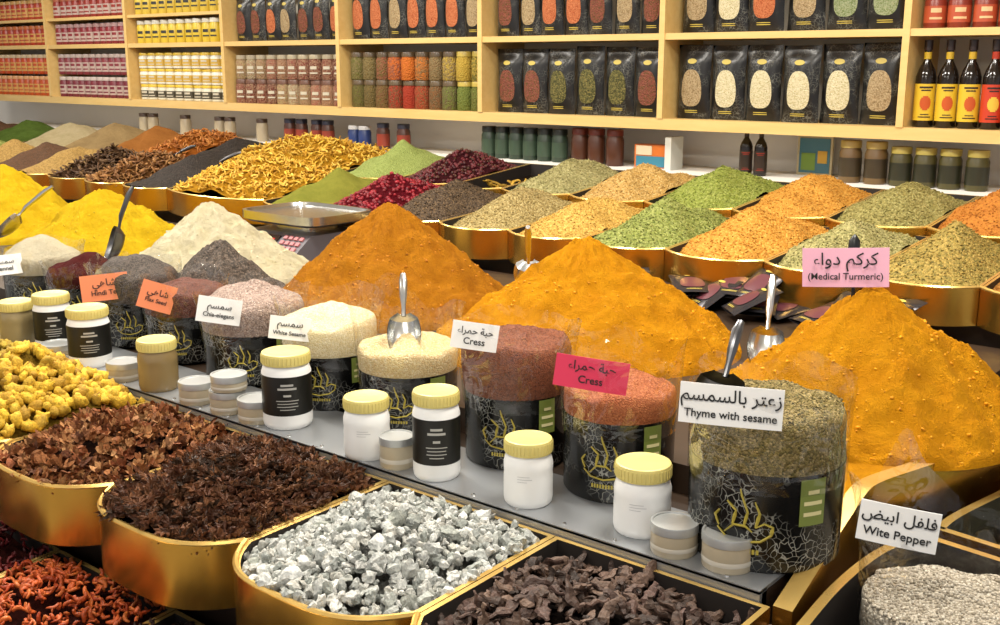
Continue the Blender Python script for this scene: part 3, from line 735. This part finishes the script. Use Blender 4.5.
def tin(x,y,h,r,z=.902,fillc='#b0a48c'):
    d=math.hypot(x,y); cx,cy=x*(1+r/d),y*(1+r/d)
    mb=MB(); lh=.014
    mb.lathe(cx,cy,z,[(0,0,0),(r*.93,0,0),(r*.97,.003,0),(r*.97,h-lh,0),(r,h-lh,1),(r,h-.003,1),(r*.985,h,1),(r*.9,h,1),(r*.88,h-.002,1),(0,h-.002,1)],40)
    mb.lathe(cx,cy,z,[(r*.98,h*.2,0),(r*.99,h*.25,2),(r*.99,h*.3,2),(r*.98,h*.34,2)],40)
    mb.build('small_screw_top_tin',[plain(fillc,.3,name='frosted_tub'+fillc),plain('#bcbebc',.35,.6,name='brushed_lid'),plain('#c2bcae',.3,name='tub_band')])
for a in [(-2.8,1.384,.125,.046,'c'),(-2.70,1.43,.15,.048,'b'),(-2.472,1.40,.15,.052,'b'),(-2.163,1.389,.12,.046,'c'),(-1.722,1.403,.16,.052,'b'),(-1.463,1.38,.12,.045,'w'),(-1.287,1.385,.165,.044,'b'),(-1.082,1.392,.117,.043,'w'),(-.866,1.41,.118,.047,'w')]: white_jar(*a)
for a in [(-2.3,1.385,.045,.042),(-2.009,1.385,.05,.042),(-1.90,1.385,.05,.04),(-1.80,1.385,.05,.042),(-1.385,1.382,.06,.034),(-.789,1.38,.05,.038),(-.70,1.385,.055,.041)]: tin(*a)
tin(-1.895,1.387,.035,.04,.953); tin(-2.6,1.385,.04,.045)

# ------------------------------------------------------------------ scoops
def scoop(name,pos,yaw,pitch,L=.09,w=.035,hl=.12,mat=STEEL,roll=0):
    mb=MB(); n=12;m=8;V=[];F=[]
    for t in (0,.0015):
        for j in range(m+1):
            q=j/m; x=L*q; ww=w*(.55+.45*math.sin(math.pi*min(1,q*.75+.12))) if j else w*.35
            for i in range(n+1):
                a=math.pi*(i/n)*(1-.25*q)+math.pi*.125*q
                V.append((x,-ww*math.cos(a)*(1-t/w),-ww*math.sin(a)*.85+t*3))
    K=(m+1)*(n+1)
    for j in range(m):
        for i in range(n): a=j*(n+1)+i; F.append((a,a+n+1,a+n+2,a+1)); F.append((K+a,K+a+1,K+a+n+2,K+a+n+1))
    for i in range(n): a=m*(n+1)+i; F.append((a,K+a,K+a+1,a+1))
    mb.add(V,F)
    mb.add([(0,0,-w*.15)]+[V[i] for i in range(n+1)],[(0,i+1,i+2) for i in range(n)])
    mb.tube([(.004,0,-w*.2),(-.02,0,-w*.1),(-.04,0,0),(-hl*.8,0,.006),(-hl,0,.004)],[.005,.005,.008,.009,.006],10)
    ob=mb.build(name,[mat],origin=(0,0,0)); ob.location=pos; ob.rotation_euler=Euler((roll,pitch,yaw)); return ob
scoop('metal_scoop',(-.78,1.50,1.178),-1.5,.85,.075,.044,.09,DSTEEL)
scoop('metal_scoop',(-1.575,1.60,1.14),-.8,.9,.09,.036,.09,STEEL)
scoop('metal_scoop',(-3.4,2.06,1.1),-2.0,1.1,.12,.055,.15,DSTEEL)
scoop('metal_scoop',(-4.0,2.02,1.1),-2.4,.6,.12,.055,.17,STEEL)
scoop('metal_scoop',(-1.69,2.17,1.16),2.2,.9,.09,.04,.12,STEEL)
scoop('metal_scoop',(-1.01,2.13,1.10),-1.2,.9,.09,.04,.12,STEEL)
scoop('metal_scoop',(-4.85,3.3,1.2),-2.6,.3,.1,.045,.12,DSTEEL)
scoop('metal_scoop',(-4.5,3.3,1.18),-2.2,.3,.1,.045,.12,DSTEEL)

# ------------------------------------------------------------------ scale
SX,SY,SZ=-3.13,2.66,.95
E=empty('digital_scale',(SX,SY,SZ))
mb=MB()
def rz(x,y,z): return Matrix.Translation((SX+x,SY+y,SZ+z))
mb.obox(rz(0,.02,.055),.34,.26,.09,0)
V=[(-.17,-.11,.01),(.17,-.11,.01),(.17,-.11,.10),(-.17,-.11,.10),(-.17,-.19,.01),(.17,-.19,.01),(.17,-.19,.04),(-.17,-.19,.04)]
mb.add([(x+SX,y+SY,z+SZ) for x,y,z in V],[(4,5,6,7),(7,6,2,3),(4,7,3,0),(5,1,2,6),(0,1,5,4)],0)
an=math.atan2(.06,.08); RR=Matrix.Rotation(an,4,'X')
mb.obox(rz(-.06,-.152,.0735)@RR,.18,.06,.004,1)
for k in range(3): mb.obox(rz(-.115+k*.055,-.152,.0755)@RR,.036,.02,.004,2)
for i in range(4):
    for j in range(3): mb.obox(rz(.06+i*.028,-.152,.0735)@RR@Matrix.Translation((0,(j-1)*.026,0)),.018,.016,.006,3)
for sx in (-.12,.12):
    for sy in (-.08,.12): mb.lathe(SX+sx,SY+sy,SZ,[(0,0,1),(.015,0,1),(.015,.012,1)],12)
mb.build('scale_body',[plain('#5e5a60',.4,name='scale_grey'),plain('#1a0808',.2,name='display_black'),plain('#d81c1c',.4,name='red_digits'),plain('#a8686c',.5,name='scale_keys')],parent=E)
mb=MB()
V=[];F=[]
for (sx,sy,z) in ((.10,.08,.10),(.10,.08,.12),(.19,.15,.13),(.215,.165,.14),(.215,.165,.17),(.205,.155,.17),(.20,.15,.158)):
    o=len(V)
    for k in range(32):
        a=2*math.pi*k/32; c,s=math.cos(a),math.sin(a); p=.35
        V.append((SX+sx*math.copysign(abs(c)**p,c),SY+.02+sy*math.copysign(abs(s)**p,s),SZ+z))
    if o:
        for k in range(32): k2=(k+1)%32; F.append((o-32+k,o-32+k2,o+k2,o+k))
F.append(tuple(len(V)-32+k for k in range(32)))
mb.add(V,F); mb.build('weighing_pan',[STEEL],parent=E)

# packets lying under the bins
mb=MB()
for k in range(18):
    x=-1.95+U(0,.95); Mx=Matrix.Translation((x,2.72+U(-.1,.08),.965+k%4*.012))@Matrix.Rotation(U(-.8,.8),4,'Z')@Matrix.Rotation(U(-1.45,-1.0),4,'X')
    pouch(mb,0,0,0,.12,.15,2,M=Mx,th=.012)
mb.build('foil_packet_pile',[plain('#3a383c',.15,.5,name='dark_foil'),LGOLD,plain('#5a3038',.3,name='red_print'),LGOLD],ang=60)

# ------------------------------------------------------------------ corner bins on the right
def polybin(name,rim,depth=.12,z=.88,t=.012):
    mb=MB(); P=[Vector((x,y)) for x,y in rim]; c=sum(P,Vector((0,0)))/len(P); n=len(P)
    I=[]
    for i in range(n):
        d=(P[(i+1)%n]-P[i-1]).normalized(); nn=Vector((-d.y,d.x))
        if nn.dot(c-P[i])<0: nn=-nn
        I.append(P[i]+nn*t)
    V=[(p.x,p.y,z) for p in P]+[(p.x,p.y,z) for p in I]+[(p.x,p.y,z-depth) for p in P]+[(p.x,p.y,z-depth) for p in I]
    F=[];MI=[]
    for k in range(n):
        j=(k+1)%n
        F+=[(k,j,n+j,n+k),(2*n+k,2*n+j,j,k),(n+k,n+j,3*n+j,3*n+k)];MI+=[1,0,2]
    F.append(tuple(3*n+k for k in range(n)));MI.append(2)
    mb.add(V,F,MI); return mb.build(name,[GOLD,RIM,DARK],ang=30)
def arc(pts,n=8):
    o=[]
    for i in range(len(pts)-1):
        p0=pts[max(i-1,0)];p1=pts[i];p2=pts[i+1];p3=pts[min(i+2,len(pts)-1)]
        for k in range(n):
            t=k/n; o.append(tuple(.5*(2*p1[c]+(p2[c]-p0[c])*t+(2*p0[c]-5*p1[c]+4*p2[c]-p3[c])*t*t+(3*p1[c]-p0[c]-3*p2[c]+p3[c])*t**3) for c in (0,1)))
    o.append(pts[-1]); return o
left1=arc([(-.565,1.12),(-.57,1.3),(-.585,1.5),(-.58,1.66),(-.55,1.78)])
polybin('corner_spice_bin',left1+[(-.12,1.72),(-.12,1.12)],.13,t=.016)
left2=arc([(-.535,1.81),(-.53,1.9),(-.485,2.13),(-.44,2.4)])
polybin('corner_herb_bin',left2+[(-.05,2.35),(-.1,1.75)],.1,t=.016)
mb=MB(); mb.box(-.60,-.05,1.1,2.86,0,.74); mb.build('corner_counter',[CARC])
mb=MB(); A=arc([(-.605,1.375),(-.615,1.5),(-.626,1.62),(-.628,1.75),(-.583,1.92),(-.532,2.155),(-.49,2.4)]); n=len(A)
wd=.015
V=[(x-wd,y,.95) for x,y in A]+[(x+wd,y,.95) for x,y in A]+[(x-wd,y,.74) for x,y in A]+[(x+wd,y,.74) for x,y in A]; F=[]
V=[(x,y,(z if z<.8 else .885+.075*min(1,max(0,(y-1.375)/.35)))) for x,y,z in V]
MI=[]
for k in range(n-1): F+=[(k,k+1,n+k+1,n+k),(2*n+k,2*n+k+1,k+1,k),(n+k,n+k+1,3*n+k+1,3*n+k)];MI+=[1,0,0]
F+=[(0,n,3*n,2*n)];MI+=[0]
mb.add(V,F,MI)
# powder dusted deck between the counter and the curved band
B=[(x,y) for x,y in A if y>1.66]; k=len(B)
mb.add([(x-wd+.002,y,.951) for x,y in B]+[(-.72,y,.951) for x,y in B],[(i,i+1,k+i+1,k+i) for i in range(k-1)],2)
mb.build('curved_brass_fascia',[GOLD,RIM,TUR],ang=30)
E=container('white_pepper_container',-.435,1.57,.122,.07,.875,seeds(['#b8ae9c','#a09684','#c8c0b0','#8c8270'],200,'white_pepper'),.02,.16,z0=.755,top_r=.125,flare=.016,labels=True,grains=2600,gs=(.0022,.0032),gb=[ico(1,.1)])
sign((-.47,1.43,1.03),.105,.058,.33,-.08,CARD,[(A_pep,.022,.012),('Wite Pepper',.017,-.013)],E,.05)
E=empty('dried_green_herb_heap',(-.3,2.05,.8))
hs=cone('herb_surface',-.28,2.03,.80,.2,.15,seeds(['#8a905a','#707840','#a6a67c','#606834'],220,'corner_herb')); hs.parent=E; hs.location-=E.location
sign((-.33,1.86,.94),.07,.05,.1,-.5,CARD,[('Mint',.02,0)],E,.2)

# ------------------------------------------------------------------ lights
def area(name,x,y,z,sx,sy,p,c=(1,.945,.855)):
    l=D.lights.new(name,'AREA'); l.shape='RECTANGLE'; l.size=sx; l.size_y=sy; l.energy=p; l.color=c
    o=D.objects.new(name,l); o.location=(x,y,z); SC.collection.objects.link(o)
for i,x in enumerate((-.6,-2.4,-4.3,-6.4)): area('ceiling_light_panel',x,1.9,2.95,.8,.25,60)
for i,x in enumerate((-1.2,-3.6,-6.2)): area('ceiling_light_panel',x,3.1,2.95,1.2,.3,26)
area('ceiling_light_panel',-.3,-.2,2.95,1.2,.4,46)
area('ceiling_light_panel',-3.0,-.2,2.95,1.2,.4,42)
w=D.worlds.new('World'); SC.world=w; w.use_nodes=True; w.node_tree.nodes['Background'].inputs[0].default_value=(.98,.97,1,1); w.node_tree.nodes['Background'].inputs[1].default_value=.65
SC.view_settings.view_transform='Standard'; SC.view_settings.look='None'; SC.view_settings.exposure=0

# ------------------------------------------------------------------ camera
cam=D.cameras.new('camera'); cam.sensor_width=36; cam.lens=39.6; cam.clip_start=.05
o=D.objects.new('camera',cam); SC.collection.objects.link(o); o.location=(0,0,1.65)
th=math.atan(250/1100); d=Vector((-.635*math.cos(th),.7725*math.cos(th),-math.sin(th)))
o.rotation_euler=d.to_track_quat('-Z','Y').to_euler(); SC.camera=o
